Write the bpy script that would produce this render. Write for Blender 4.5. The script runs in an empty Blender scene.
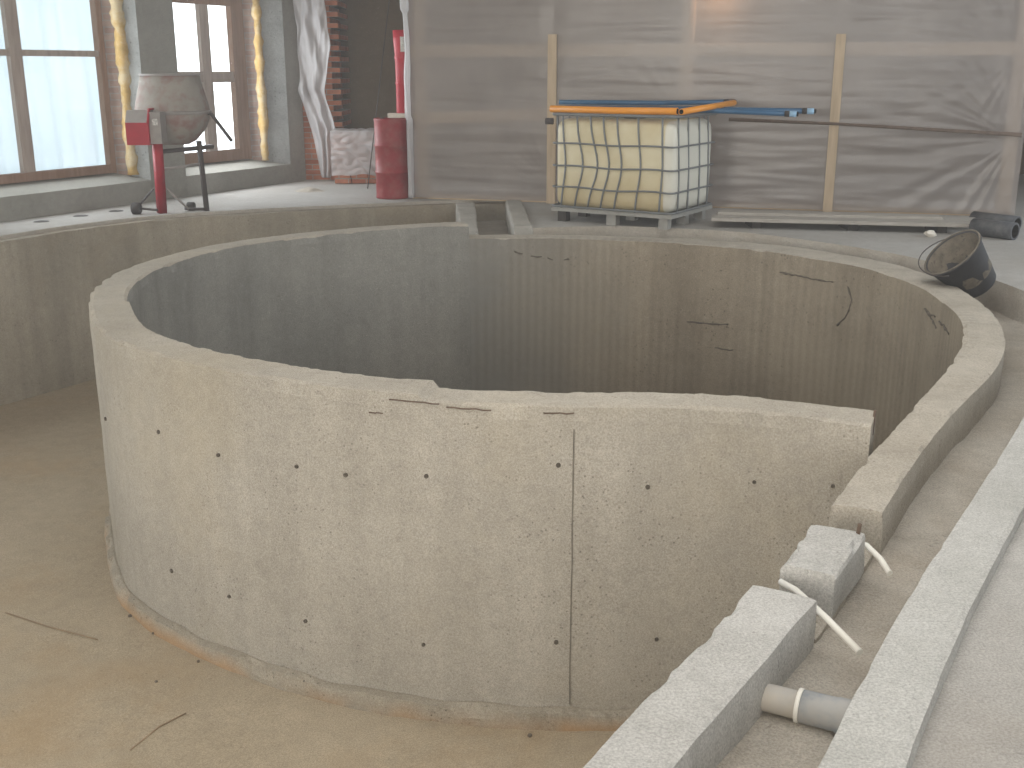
import bpy, bmesh, math, random
from mathutils import Vector, Matrix, noise
random.seed(7)
C = bpy.context.scene.collection
PI = math.pi

# ------------------------------------------------------------------ materials
def s2l(c):
    return tuple(((x/255)/12.92 if x/255 <= .04045 else (((x/255)+.055)/1.055)**2.4) for x in c)

class NT:
    def __init__(s, name):
        s.m = bpy.data.materials.new(name); s.m.use_nodes = True
        s.t = s.m.node_tree; s.t.nodes.clear()
        s.out = s.t.nodes.new('ShaderNodeOutputMaterial')
        s.tc = s.t.nodes.new('ShaderNodeTexCoord')
    def n(s, kind, **kw):
        nd = s.t.nodes.new(kind)
        for k, v in kw.items():
            if k in nd.inputs: nd.inputs[k].default_value = v
            else: setattr(nd, k, v)
        return nd
    def l(s, a, b): s.t.links.new(a, b)
    def noise(s, scale, detail=4, rough=.55, vec=None, stretch=None):
        v = vec or s.tc.outputs['Object']
        if stretch:
            mp = s.n('ShaderNodeMapping'); mp.inputs['Scale'].default_value = stretch
            s.l(v, mp.inputs['Vector']); v = mp.outputs['Vector']
        nd = s.n('ShaderNodeTexNoise', Scale=scale, Detail=detail, Roughness=rough)
        s.l(v, nd.inputs['Vector']); return nd.outputs['Fac']
    def ramp(s, fac, stops):
        r = s.n('ShaderNodeValToRGB'); e = r.color_ramp.elements
        while len(e) < len(stops): e.new(.5)
        for i, (p, c) in enumerate(stops):
            e[i].position = p; e[i].color = (c[0], c[1], c[2], 1) if not isinstance(c, (int, float)) else (c, c, c, 1)
        s.l(fac, r.inputs['Fac']); return r.outputs['Color']
    def mix(s, fac, a, b, mode='MIX'):
        m = s.n('ShaderNodeMix', data_type='RGBA', blend_type=mode)
        for i, x in ((0, fac), (6, a), (7, b)):
            if hasattr(x, 'is_output'): s.l(x, m.inputs[i])
            else: m.inputs[i].default_value = x if i == 0 else (x[0], x[1], x[2], 1)
        return m.outputs[2]
    def math(s, op, a, b=None):
        m = s.n('ShaderNodeMath', operation=op)
        for i, x in ((0, a), (1, b)):
            if x is None: continue
            if hasattr(x, 'is_output'): s.l(x, m.inputs[i])
            else: m.inputs[i].default_value = x
        return m.outputs[0]
    def bsdf(s, col, rough=.9, bump=None, strength=.3, dist=.01, metal=0, spec=.2):
        b = s.n('ShaderNodeBsdfPrincipled'); b.inputs['Metallic'].default_value = metal
        b.inputs['Specular IOR Level'].default_value = spec
        if hasattr(col, 'is_output'): s.l(col, b.inputs['Base Color'])
        else: b.inputs['Base Color'].default_value = (*col, 1)
        if hasattr(rough, 'is_output'): s.l(rough, b.inputs['Roughness'])
        else: b.inputs['Roughness'].default_value = rough
        if bump is not None:
            bp = s.n('ShaderNodeBump', Strength=strength, Distance=dist)
            s.l(bump, bp.inputs['Height']); s.l(bp.outputs['Normal'], b.inputs['Normal'])
        s.l(b.outputs['BSDF'], s.out.inputs['Surface']); return b

def concrete(name, a, b, big=.9, fine=14, pits=.0, strength=.35, streak=0, pit_scale=26, stain=None, ribs=False, dist=.012, foot=None, grade=False):
    t = NT(name)
    f1 = t.noise(big, 5, .6); f2 = t.noise(fine, 6, .7)
    col = t.ramp(f1, [(.3, s2l(a)), (.7, s2l(b))])
    col = t.mix(.22, col, t.ramp(f2, [(.3, (.3,)*3), (.7, (.7,)*3)]), 'OVERLAY')
    grain = t.noise(120, 3, .85)
    col = t.mix(.34, col, t.ramp(grain, [(.38, (.2,)*3), (.62, (.8,)*3)]), 'OVERLAY')
    agg = t.n('ShaderNodeTexVoronoi', Scale=48.0); t.l(t.tc.outputs['Object'], agg.inputs['Vector'])
    sz = t.ramp(t.noise(19, 2), [(.5, 0.0), (.72, 1.0)])
    col = t.mix(t.math('MULTIPLY', t.math('MULTIPLY', t.ramp(agg.outputs['Distance'], [(.12, 1.0), (.26, 0.0)]), sz), .45), col, s2l((204, 198, 186)))
    h = t.math('ADD', t.math('MULTIPLY', f2, .7), t.math('MULTIPLY', grain, .5))
    if streak:
        st = t.noise(1.0, 4, .6, stretch=(5, 5, .25))
        col = t.mix(streak, col, t.ramp(st, [(.35, (.3,)*3), (.65, (.7,)*3)]), 'OVERLAY')
    if pits:
        v = t.n('ShaderNodeTexVoronoi', Scale=pit_scale); t.l(t.tc.outputs['Object'], v.inputs['Vector'])
        mask = t.ramp(v.outputs['Distance'], [(.1, 1.0), (.22, 0.0)])
        gate = t.ramp(t.noise(3.1, 3), [(.42, 0.0), (.62, 1.0)])
        mk = t.math('MULTIPLY', mask, gate)
        col = t.mix(t.math('MULTIPLY', mk, pits), col, s2l((70, 64, 56)))
        h = t.math('SUBTRACT', h, t.math('MULTIPLY', mk, .8))
    if stain:
        sc, scale, lo, hi, amt = stain
        f = t.ramp(t.noise(scale, 5, .65), [(lo, 0.0), (hi, 1.0)])
        col = t.mix(t.math('MULTIPLY', f, amt), col, s2l(sc))
    if foot:
        sz_ = t.n('ShaderNodeSeparateXYZ'); t.l(t.tc.outputs['Object'], sz_.inputs[0])
        zz = t.math('ADD', sz_.outputs['Z'], t.math('MULTIPLY', t.noise(5, 4), .09))
        fm = t.math('MULTIPLY', t.ramp(t.math('MULTIPLY', t.math('ADD', zz, foot[1]), 12), [(0, 1.0), (1, 0.0)]), t.ramp(t.noise(1.3, 3), [(.42, 0.0), (.6, 1.0)]))
        col = t.mix(t.math('MULTIPLY', fm, .5), col, s2l(foot[0]))
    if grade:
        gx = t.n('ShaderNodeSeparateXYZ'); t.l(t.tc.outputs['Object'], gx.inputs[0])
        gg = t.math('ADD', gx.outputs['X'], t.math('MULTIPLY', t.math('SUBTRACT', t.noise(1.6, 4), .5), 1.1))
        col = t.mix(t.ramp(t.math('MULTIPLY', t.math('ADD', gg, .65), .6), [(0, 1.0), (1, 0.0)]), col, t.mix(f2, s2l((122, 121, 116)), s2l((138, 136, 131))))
    if ribs:   # board marks of the formwork, running round the pool axis
        sp = t.n('ShaderNodeSeparateXYZ'); t.l(t.tc.outputs['Object'], sp.inputs[0])
        ang = t.math('ARCTAN2', t.math('ADD', sp.outputs['Y'], 1.55), sp.outputs['X'])   # the wall's origin lies 1.55 m behind the pool axis
        w = t.math('SINE', t.math('MULTIPLY', ang, 215))
        gate = t.ramp(t.noise(.8, 3), [(.34, 0.0), (.52, 1.0)])
        dx = sp.outputs['X']; dy = t.math('ADD', sp.outputs['Y'], 1.55)
        rr = t.math('SQRT', t.math('ADD', t.math('MULTIPLY', dx, dx), t.math('MULTIPLY', dy, dy)))
        gate = t.math('MULTIPLY', gate, t.math('LESS_THAN', rr, 3.0))
        w = t.math('MULTIPLY', w, gate)
        h = t.math('ADD', h, t.math('MULTIPLY', w, .2))
        col = t.mix(t.math('MULTIPLY', t.math('MULTIPLY', t.math('ADD', w, 1), gate), .07), col, s2l((70, 64, 56)))
    t.bsdf(col, .93, h, strength, dist, spec=.12)
    return t.m

def plain(name, col, rough=.6, var=.12, scale=9, metal=0, spec=.3, bump=.15, dirt=None):
    t = NT(name)
    c = s2l(col); f = t.noise(scale, 5, .6)
    cc = t.ramp(f, [(.3, tuple(x*(1-var) for x in c)), (.7, tuple(min(1, x*(1+var)) for x in c))])
    if dirt:
        cc = t.mix(t.math('MULTIPLY', t.ramp(t.noise(dirt[1], 6, .7), [(dirt[2], 0.0), (dirt[3], 1.0)]), dirt[4]), cc, s2l(dirt[0]))
    t.bsdf(cc, rough, f, bump, .004, metal, spec)
    return t.m

def wood(name, a, b, axis=(1, 12, 12), scale=2.5):
    t = NT(name)
    f = t.noise(scale, 5, .6, stretch=axis)
    t.bsdf(t.ramp(f, [(.3, s2l(a)), (.7, s2l(b))]), .75, f, .2, .004)
    return t.m

def film(name, col, clear=.35, trans=.35, rough=.3, gloss=.1):
    t = NT(name)
    c = (*s2l(col), 1)
    d = t.n('ShaderNodeBsdfDiffuse', Color=c); tl = t.n('ShaderNodeBsdfTranslucent', Color=c)
    tp = t.n('ShaderNodeBsdfTransparent'); tp.inputs['Color'].default_value = (.97, .97, .97, 1)
    g = t.n('ShaderNodeBsdfGlossy', Roughness=rough); g.inputs['Color'].default_value = (.9, .9, .9, 1)
    m1 = t.n('ShaderNodeMixShader'); m1.inputs[0].default_value = trans
    t.l(d.outputs[0], m1.inputs[1]); t.l(tl.outputs[0], m1.inputs[2])
    m2 = t.n('ShaderNodeMixShader')
    f = t.ramp(t.noise(1.6, 4, .6), [(.3, clear*.75), (.7, min(1, clear*1.25))]); t.l(f, m2.inputs[0])
    t.l(m1.outputs[0], m2.inputs[1]); t.l(tp.outputs[0], m2.inputs[2])
    m3 = t.n('ShaderNodeMixShader'); m3.inputs[0].default_value = gloss
    t.l(m2.outputs[0], m3.inputs[1]); t.l(g.outputs[0], m3.inputs[2])
    t.l(m3.outputs[0], t.out.inputs['Surface'])
    return t.m

def glass(name):
    t = NT(name)
    tp = t.n('ShaderNodeBsdfTransparent'); g = t.n('ShaderNodeBsdfGlossy', Roughness=.05)
    m = t.n('ShaderNodeMixShader'); m.inputs[0].default_value = .06
    t.l(tp.outputs[0], m.inputs[1]); t.l(g.outputs[0], m.inputs[2]); t.l(m.outputs[0], t.out.inputs['Surface'])
    return t.m

def bricks(name, a, b, mortar, rot=None):
    t = NT(name)
    sp = t.n('ShaderNodeSeparateXYZ'); t.l(t.tc.outputs['Object'], sp.inputs[0])
    cb = t.n('ShaderNodeCombineXYZ'); t.l(t.math('ADD', sp.outputs['X'], sp.outputs['Y']), cb.inputs[0]); t.l(sp.outputs['Z'], cb.inputs[1])
    br = t.n('ShaderNodeTexBrick', Scale=1.0); br.inputs['Brick Width'].default_value = .26; br.inputs['Row Height'].default_value = .077
    br.inputs['Mortar Size'].default_value = .008
    br.inputs['Color1'].default_value = (*s2l(a), 1); br.inputs['Color2'].default_value = (*s2l(b), 1); br.inputs['Mortar'].default_value = (*s2l(mortar), 1)
    t.l(cb.outputs[0], br.inputs['Vector'])
    col = t.mix(.4, br.outputs['Color'], t.ramp(t.noise(9, 5), [(.3, (.3,)*3), (.7, (.7,)*3)]), 'OVERLAY')
    t.bsdf(col, .9, t.math('SUBTRACT', 1.0, br.outputs['Fac']), .4, .006)
    return t.m

M = {}
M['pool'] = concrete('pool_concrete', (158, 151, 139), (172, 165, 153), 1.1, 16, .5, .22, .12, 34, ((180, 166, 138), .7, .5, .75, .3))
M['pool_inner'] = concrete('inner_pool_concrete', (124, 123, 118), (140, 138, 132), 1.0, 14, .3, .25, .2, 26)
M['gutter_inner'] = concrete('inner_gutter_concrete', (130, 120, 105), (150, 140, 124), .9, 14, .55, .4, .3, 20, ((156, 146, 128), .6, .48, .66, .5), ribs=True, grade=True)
M['gutter'] = concrete('gutter_concrete', (160, 152, 139), (179, 172, 160), 1.3, 14, .35, .3, .1, 24, ribs=True)
M['kerb'] = concrete('kerb_concrete', (172, 171, 166), (188, 187, 183), 2.2, 22, .12, .3, 0, 34)
M['rim'] = concrete('basin_wall_concrete', (138, 130, 116), (160, 152, 138), .8, 14, .4, .4, .25, 22, ((150, 128, 98), .5, .5, .75, .35))
M['basin_floor'] = concrete('sandy_basin_floor', (164, 150, 128), (180, 166, 144), .6, 9, .06, .3, 0, 18, ((172, 142, 102), .9, .5, .72, .4))
M['hall_floor'] = concrete('dusty_hall_floor', (160, 156, 150), (180, 178, 174), .7, 10, .08, .35, 0, 18, ((150, 140, 128), .5, .5, .72, .5))
M['channel'] = concrete('sandy_channel_bed', (172, 164, 152), (192, 186, 176), 1.5, 9, .1, .7, 0, 20, ((156, 138, 116), 1.1, .5, .7, .4), dist=.03)
M['plaster'] = concrete('grey_plaster', (140, 138, 130), (158, 156, 149), .9, 11, .1, .3)
M['rough_plaster'] = concrete('rough_plaster', (158, 160, 158), (186, 188, 186), 3, 18, .6, .9, 0, 22, dist=.03)
M['brown_wall'] = concrete('brown_rendered_wall', (98, 84, 68), (120, 106, 88), .7, 8, .1, .4)
M['ceiling'] = concrete('ceiling_concrete', (170, 168, 162), (185, 183, 178), .8, 8, .1, .2)
M['plinth'] = concrete('plinth_concrete', (154, 145, 130), (170, 161, 146), 2, 18, .85, .6, 0, 34, foot=((186, 138, 82), -.05))
M['block'] = concrete('block_concrete', (168, 166, 161), (190, 188, 184), 2.4, 20, .25, .35, 0, 30)
M['cross'] = concrete('cross_wall_concrete', (160, 156, 148), (182, 178, 170), 2.4, 20, .25, .35, 0, 22)
M['brick'] = bricks('red_brick', (150, 88, 66), (172, 112, 86), (150, 140, 130))
M['grey_brick'] = bricks('pale_brick', (160, 140, 130), (148, 124, 114), (150, 144, 138))
M['foam'] = plain('yellow_foam', (194, 162, 104), .9, .25, 8, bump=.8, dirt=((196, 186, 160), 4, .45, .6, .7))
M['frame'] = wood('brown_window_wood', (128, 100, 82), (152, 124, 106), (8, 8, 1))
M['frame_light'] = wood('weathered_window_wood', (150, 136, 126), (176, 162, 150), (8, 8, 1))  # mullion wood paler than the frame: backlight painted into the colour
M['stud'] = wood('raw_timber', (178, 158, 132), (200, 180, 154), (8, 8, 1))
M['rail'] = wood('raw_timber_rail', (188, 166, 138), (208, 188, 160), (1, 8, 8))
M['board'] = wood('grey_boards', (152, 146, 138), (180, 175, 167), (1, 12, 12))
M['film'] = film('partition_film', (172, 161, 155), .36, .4, .36, .07)
M['white_film'] = film('hanging_film', (224, 223, 224), .25, .5, .45, .05)
M['blue_film'] = film('window_film', (234, 245, 250), .22, .9, .4, .02)
M['glass'] = glass('window_glass')
M['red'] = plain('red_drum_paint', (138, 40, 44), .5, .2, 6, dirt=((146, 104, 98), 5, .45, .7, .6))
M['red_shade'] = plain('red_canister_paint', (178, 44, 58), .45, .12, 6)  # the canister's own red
M['mixer_red'] = plain('mixer_red_paint', (158, 34, 48), .5, .15, 6)
M['mixer_drum'] = plain('cement_crusted_drum', (150, 144, 136), .85, .12, 5, bump=.6, dirt=((132, 86, 82), 3.2, .48, .64, .65))
M['mixer_grey'] = plain('mixer_dusty_metal', (150, 144, 140), .7, .15, 7)
M['dark_metal'] = plain('dark_metal', (78, 72, 70), .6, .2, 9)
M['rubber'] = plain('black_rubber', (62, 58, 56), .8, .2, 9)
M['white_plastic'] = plain('white_plastic', (225, 222, 214), .5, .05, 5)
M['label'] = plain('paper_label', (214, 212, 206), .7, .06, 30, dirt=((130, 128, 126), 60, .5, .56, .7))
M['tank'] = plain('yellowed_tank_plastic', (216, 208, 182), .45, .06, 3, spec=.4, dirt=((176, 152, 104), 2.0, .42, .7, .55))
def tank_mat():
    t = NT('yellowed_tank_plastic')
    sp = t.n('ShaderNodeSeparateXYZ'); t.l(t.tc.outputs['Object'], sp.inputs[0])
    col = t.ramp(t.noise(2.2, 5, .6), [(.35, s2l((216, 207, 178))), (.7, s2l((198, 184, 146)))])
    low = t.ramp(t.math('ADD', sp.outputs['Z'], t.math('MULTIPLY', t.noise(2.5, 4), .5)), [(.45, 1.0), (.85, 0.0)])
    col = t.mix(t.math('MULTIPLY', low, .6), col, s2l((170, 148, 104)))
    side = t.math('GREATER_THAN', sp.outputs['X'], .60)  # right side made paler: cool daylight painted into the colour
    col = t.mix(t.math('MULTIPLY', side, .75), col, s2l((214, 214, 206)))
    t.bsdf(col, .45, spec=.4)
    return t.m
M['tank'] = tank_mat()
M['galv'] = plain('galvanised_steel', (120, 123, 124), .5, .12, 10, metal=.25)
M['pallet'] = plain('pallet_steel', (150, 148, 142), .7, .12, 8)
M['dark_block'] = plain('pallet_foot_block', (66, 62, 58), .8, .2, 8)
M['orange'] = plain('orange_pipe_plastic', (232, 150, 40), .4, .08, 4, spec=.5)
M['blue'] = plain('blue_pipe_plastic', (44, 90, 124), .4, .12, 4, spec=.5)
M['pale_blue'] = plain('pale_blue_pipe_end', (150, 186, 214), .5, .06, 4)
M['pipe_black'] = plain('black_pipe_plastic', (72, 74, 78), .5, .2, 6, dirt=((128, 127, 125), 9, .42, .7, .6))
M['hole'] = plain('dark_bore', (26, 24, 22), .9, .1)
M['drain'] = plain('grey_pipe_plastic', (176, 172, 166), .75, .08, 8, dirt=((186, 178, 166), 6, .4, .55, .8))
M['drain_dark'] = plain('dark_grey_socket', (140, 146, 152), .7, .12, 8, dirt=((178, 174, 168), 7, .42, .6, .7))
M['bucket'] = plain('black_bucket_rubber', (58, 58, 60), .65, .2, 6, dirt=((76, 75, 74), 9, .5, .8, .3))
M['bucket_in'] = plain('cement_crust', (116, 108, 96), .95, .3, 14, bump=.8, dirt=((52, 50, 46), 26, .55, .66, .7))
M['rust'] = plain('rusty_steel', (104, 88, 76), .9, .25, 20)
M['tie'] = plain('tie_hole_dirt', (92, 85, 76), .95, .3, 40)
M['seam'] = plain('seam_grout', (120, 113, 102), .95, .2, 12)
M['twig'] = plain('dry_twig', (150, 129, 104), .9, .2, 9)
M['scrap'] = plain('white_scrap', (214, 208, 196), .8, .06, 9)
M['sand'] = plain('sand_heap', (168, 160, 148), .95, .15, 20, bump=.6)
M['stone'] = plain('small_stones', (110, 100, 88), .95, .2, 12)

# ------------------------------------------------------------------ helpers
def link(name, bm, mats, parent=None, world=True, smooth=False):
    me = bpy.data.meshes.new(name)
    bmesh.ops.recalc_face_normals(bm, faces=bm.faces)
    bm.to_mesh(me); bm.free()
    for m in (mats if isinstance(mats, (list, tuple)) else [mats]): me.materials.append(M[m])
    if smooth:
        for p in me.polygons: p.use_smooth = True
        try: me.set_sharp_from_angle(angle=math.radians(40))
        except Exception: pass
    o = bpy.data.objects.new(name, me); C.objects.link(o)
    if parent:
        o.parent = parent
        if world:
            p = parent
            off = Vector((0, 0, 0))
            while p: off += p.location; p = p.parent
            # vertices were written in world space: shift so the origin is the parent's
            me.transform(Matrix.Translation(-off))
            me_loc_fix.append((o, off))
    return o
me_loc_fix = []

def tag(o, label=None, cat=None, group=None, kind=None):
    if label: o['label'] = label
    if cat: o['category'] = cat
    if group: o['group'] = group
    if kind: o['kind'] = kind
    return o

def empty(name, loc, label=None, cat=None, group=None, kind=None, rz=0):
    o = bpy.data.objects.new(name, None); o.empty_display_size = .1
    o.location = loc; o.rotation_euler = (0, 0, rz); C.objects.link(o)
    return tag(o, label, cat, group, kind)

def catmull(pts, n):
    P = [Vector(p) for p in pts]
    P = [P[0]*2-P[1]] + P + [P[-1]*2-P[-2]]
    out = []
    for i in range(1, len(P)-2):
        for k in range(12):
            t = k/12; a, b, c, d = P[i-1:i+3]
            out.append(.5*((2*b)+(c-a)*t+(2*a-5*b+4*c-d)*t*t+(3*b-a-3*c+d)*t**3))
    out.append(P[-2])
    L = [0]
    for a, b in zip(out, out[1:]): L.append(L[-1]+(b-a).length)
    res = []; j = 0
    for k in range(n):
        s = L[-1]*k/(n-1)
        while j < len(L)-2 and L[j+1] < s: j += 1
        f = (s-L[j])/max(1e-9, L[j+1]-L[j]); res.append(out[j].lerp(out[j+1], min(1, f)))
    return res

def smooth_pts(p, it=3):
    for _ in range(it):
        p = [p[0]] + [(p[i-1]+p[i]*2+p[i+1])/4 for i in range(1, len(p)-1)] + [p[-1]]
    return p

def offset(path, d):
    out = []
    for i, p in enumerate(path):
        a = path[max(0, i-1)]; b = path[min(len(path)-1, i+1)]
        t = (b-a).normalized(); out.append(p+Vector((-t.y, t.x))*d)
    return out

def wall_strip(A, B, ztop, zbot, across=6, down=10, rough=.006, edge=.014, seed=0, mat_idx=None):
    """solid wall between plan paths A and B (same count): top, both faces and ends, with cast-concrete unevenness"""
    bm = bmesh.new(); n = len(A); rings = []
    zt = ztop if callable(ztop) else (lambda i: ztop)
    zb = zbot if callable(zbot) else (lambda i: zbot)
    for i in range(n):
        a, b = A[i], B[i]; ring = []
        T, Bt = zt(i), zb(i)
        for k in range(down): ring.append(Vector((a.x, a.y, Bt+(T-Bt)*k/down)))
        for k in range(across+1):
            q = a.lerp(b, k/across); ring.append(Vector((q.x, q.y, T)))
        for k in range(down-1, -1, -1): ring.append(Vector((b.x, b.y, Bt+(T-Bt)*k/down)))
        nrm = (b-a).normalized(); m = len(ring); vs = []
        for j, v in enumerate(ring):
            q = v*3.1+Vector((seed, 0, 0))
            d = (noise.noise(q)*.6+noise.noise(v*11)*.4)*rough
            top = j in (down, down+across)
            if v.z > T-.0001:
                v = v+Vector((0, 0, d*.35+noise.noise(v*5)*rough*.45))
                if top:
                    c = max(0, noise.noise(v*6+Vector((seed, 5, 0)))-.05)*edge*2.2+abs(noise.noise(v*17))*edge*.5+.003
                    v.z -= c
                    s = 1 if j == down else -1
                    v += Vector((nrm.x, nrm.y, 0))*s*c*.8
            else:
                s = -1 if j < down else 1
                v = v+Vector((nrm.x, nrm.y, 0))*d
            vs.append(bm.verts.new(v))
        rings.append(vs)
    for r0, r1 in zip(rings, rings[1:]):
        for j in range(len(r0)-1): bm.faces.new((r0[j], r0[j+1], r1[j+1], r1[j]))
    for r in (rings[0], rings[-1]):
        h = len(r)
        for k in range(down):
            bm.faces.new((r[k], r[k+1], r[h-2-k], r[h-1-k]))
        if across > 1: bm.faces.new([r[k] for k in range(down, down+across+1)])
    return bm

def box(bm, x0, x1, y0, y1, z0, z1, f=None, mi=0):
    vs = [bm.verts.new(f(x, y, z) if f else (x, y, z)) for x in (x0, x1) for y in (y0, y1) for z in (z0, z1)]
    for q in ((0, 1, 3, 2), (4, 6, 7, 5), (0, 4, 5, 1), (2, 3, 7, 6), (0, 2, 6, 4), (1, 5, 7, 3)):
        bm.faces.new([vs[i] for i in q]).material_index = mi
    return vs

def bevel(bm, w=.006, seg=2):
    es = [e for e in bm.edges if len(e.link_faces) == 2 and e.calc_face_angle(0) > .6]
    if es: bmesh.ops.bevel(bm, geom=es, offset=w, segments=seg, affect='EDGES', profile=.5)
    return bm

def tube(bm, pts, r, seg=10, caps=True, hollow=0, mi=0, mi_in=0):
    P = [Vector(p) for p in pts]; rs = r if isinstance(r, (list, tuple)) else [r]*len(P)
    def frame(i):
        t = (P[min(len(P)-1, i+1)]-P[max(0, i-1)]).normalized()
        u = t.cross(Vector((0, 0, 1)) if abs(t.z) < .9 else Vector((1, 0, 0))).normalized()
        return t, u, t.cross(u)
    rings = []
    for i, p in enumerate(P):
        t, u, v = frame(i)
        rings.append([bm.verts.new(p+(u*math.cos(2*PI*k/seg)+v*math.sin(2*PI*k/seg))*rs[i]) for k in range(seg)])
    for a, b in zip(rings, rings[1:]):
        for k in range(seg):
            f = bm.faces.new((a[k], a[(k+1) % seg], b[(k+1) % seg], b[k])); f.smooth = True; f.material_index = mi
    if hollow:
        for idx, ring in ((0, rings[0]), (-1, rings[-1])):
            i = 0 if idx == 0 else len(P)-1
            t, u, v = frame(i); sgn = 1 if idx == 0 else -1
            c = P[i]
            inner = [bm.verts.new(c+(u*math.cos(2*PI*k/seg)+v*math.sin(2*PI*k/seg))*rs[i]*hollow) for k in range(seg)]
            deep = [bm.verts.new(x.co+t*sgn*rs[i]*3) for x in inner]
            for k in range(seg):
                bm.faces.new((ring[k], ring[(k+1) % seg], inner[(k+1) % seg], inner[k])).material_index = mi
                bm.faces.new((inner[k], inner[(k+1) % seg], deep[(k+1) % seg], deep[k])).material_index = mi_in
            bm.faces.new(deep).material_index = mi_in
    elif caps:
        bm.faces.new(rings[0]).material_index = mi; bm.faces.new(rings[-1]).material_index = mi
    return bm

def lathe(bm, prof, c=(0, 0, 0), seg=32, closed=False, mat=None):
    """prof: list of (r, z)"""
    rings = []
    for r, z in prof:
        if r < 1e-5: rings.append([bm.verts.new((c[0], c[1], c[2]+z))])
        else: rings.append([bm.verts.new((c[0]+r*math.cos(2*PI*k/seg), c[1]+r*math.sin(2*PI*k/seg), c[2]+z)) for k in range(seg)])
    for a, b in zip(rings, rings[1:]):
        for k in range(seg):
            k2 = (k+1) % seg
            if len(a) == 1 and len(b) == 1: continue
            if len(a) == 1: f = bm.faces.new((a[0], b[k2], b[k]))
            elif len(b) == 1: f = bm.faces.new((a[k], a[k2], b[0]))
            else: f = bm.faces.new((a[k], a[k2], b[k2], b[k]))
            f.smooth = True
    return bm

def prism(bm, poly, z0, z1, f=None, mids=None):
    lo = [bm.verts.new(f(x, y, z0) if f else (x, y, z0)) for x, y in poly]
    hi = [bm.verts.new(f(x, y, z1) if f else (x, y, z1)) for x, y in poly]
    n = len(poly)
    for i in range(n):
        fc = bm.faces.new((lo[i], lo[(i+1) % n], hi[(i+1) % n], hi[i]))
        if mids: fc.material_index = mids[i]
    bm.faces.new(lo[::-1]); bm.faces.new(hi)
    return bm

def grid(fn, nu, nv):
    bm = bmesh.new()
    vs = [[bm.verts.new(fn(i/(nu-1), j/(nv-1))) for j in range(nv)] for i in range(nu)]
    for i in range(nu-1):
        for j in range(nv-1):
            bm.faces.new((vs[i][j], vs[i+1][j], vs[i+1][j+1], vs[i][j+1])).smooth = True
    return bm

def solidify(o, t=.004):
    m = o.modifiers.new('thickness', 'SOLIDIFY'); m.thickness = t; m.offset = 0

# ------------------------------------------------------------------ plan paths
POOL_OUT = [(-.50, 11.05), (-1.0, 10.88), (-1.64, 10.53), (-2.33, 9.93), (-2.76, 9.25), (-2.97, 8.35), (-2.93, 7.6),
            (-2.73, 6.95), (-2.38, 6.22), (-1.93, 5.74), (-1.33, 5.33), (-.79, 5.08), (-.3, 4.95), (.24, 4.89), (.78, 4.88), (1.22, 4.81), (1.60, 4.66)]
GUT_OUT = [(-.50, 11.06), (-.1, 11.09), (.48, 11.06), (1.27, 10.93), (2.03, 10.68), (2.65, 10.27), (3.08, 9.72), (3.32, 9.15), (3.41, 8.45),
           (3.34, 7.6), (3.14, 6.85), (2.9, 6.28), (2.6, 5.76), (1.98, 4.84), (1.60, 4.2), (1.40, 3.85)]
GUT_IN = [(-.50, 10.80), (-.1, 10.81), (.47, 10.78), (1.24, 10.62), (1.95, 10.28), (2.55, 9.76), (2.96, 9.09), (3.11, 8.3),
          (3.03, 7.35), (2.76, 6.56), (2.39, 5.86), (1.86, 4.99), (1.58, 4.55), (1.38, 4.2), (1.22, 3.93)]
EDGE_RIGHT = [(.19, 11.49), (.75, 11.60), (1.35, 11.58), (2.3, 11.2), (2.98, 10.50), (3.45, 9.81), (3.65, 9.19), (3.80, 8.55), (3.82, 7.9),
              (3.68, 7.25), (3.38, 6.55), (2.92, 5.75), (2.35, 4.81), (1.79, 3.93), (1.27, 3.13), (.90, 2.52), (.71, 2.19), (.3, 1.52), (-.3, .75)]
EDGE_LEFT = [(-6.3, 5.2), (-6.25, 7.0), (-5.95, 8.8), (-5.55, 10.05), (-5.09, 10.95), (-4.63, 11.80), (-4.0, 12.53), (-3.2, 13.02), (-2.55, 13.32),
             (-1.63, 13.68), (-1.0, 13.93), (-.3, 14.12), (.02, 14.15)]
LEFT_LOOP = [(-.3, .75), (-1.2, .0), (-2.8, -.6), (-4.6, .0), (-5.8, 1.8), (-6.3, 3.6), (-6.3, 5.2)]

# ------------------------------------------------------------------ window wall frame of reference
P0 = Vector((-5.55, 11.96)); WD = Vector((.4706, .8824)); WN = Vector((-.8824, .4706))
def W(s, o, z):
    p = P0+WD*s+WN*o
    return (p.x, p.y, z)

CEIL = 4.2
# ------------------------------------------------------------------ floors
def fill_poly(outer, hole, z, zf=None):
    from mathutils.geometry import delaunay_2d_cdt
    if sum(a[0]*b[1]-b[0]*a[1] for a, b in zip(hole, hole[1:]+hole[:1])) < 0: hole = hole[::-1]
    vs = [Vector(p) for p in outer]+[Vector(p) for p in hole]
    n, m = len(outer), len(hole)
    ed = [(i, (i+1) % n) for i in range(n)]+[(n+i, n+(i+1) % m) for i in range(m)]
    fc = [list(range(n)), list(range(n, n+m))]
    v, e, f, ov, oe, of = delaunay_2d_cdt(vs, ed, fc, 1, 1e-4)
    bm = bmesh.new(); bv = [bm.verts.new((p.x, p.y, z)) for p in v]
    for k, face in enumerate(f):
        if 1 in of[k]: continue
        bm.faces.new([bv[i] for i in face])
    return bm
el = catmull(EDGE_LEFT, 60); er = catmull(EDGE_RIGHT, 90); ll = catmull(LEFT_LOOP, 30)
hole = el + [Vector((.06, 13.2))] + er + ll[1:-1]
bm = fill_poly([Vector(p) for p in ((-11, -6.5), (9.5, -6.5), (9.5, 19), (-11, 19))], hole, 0)
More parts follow.
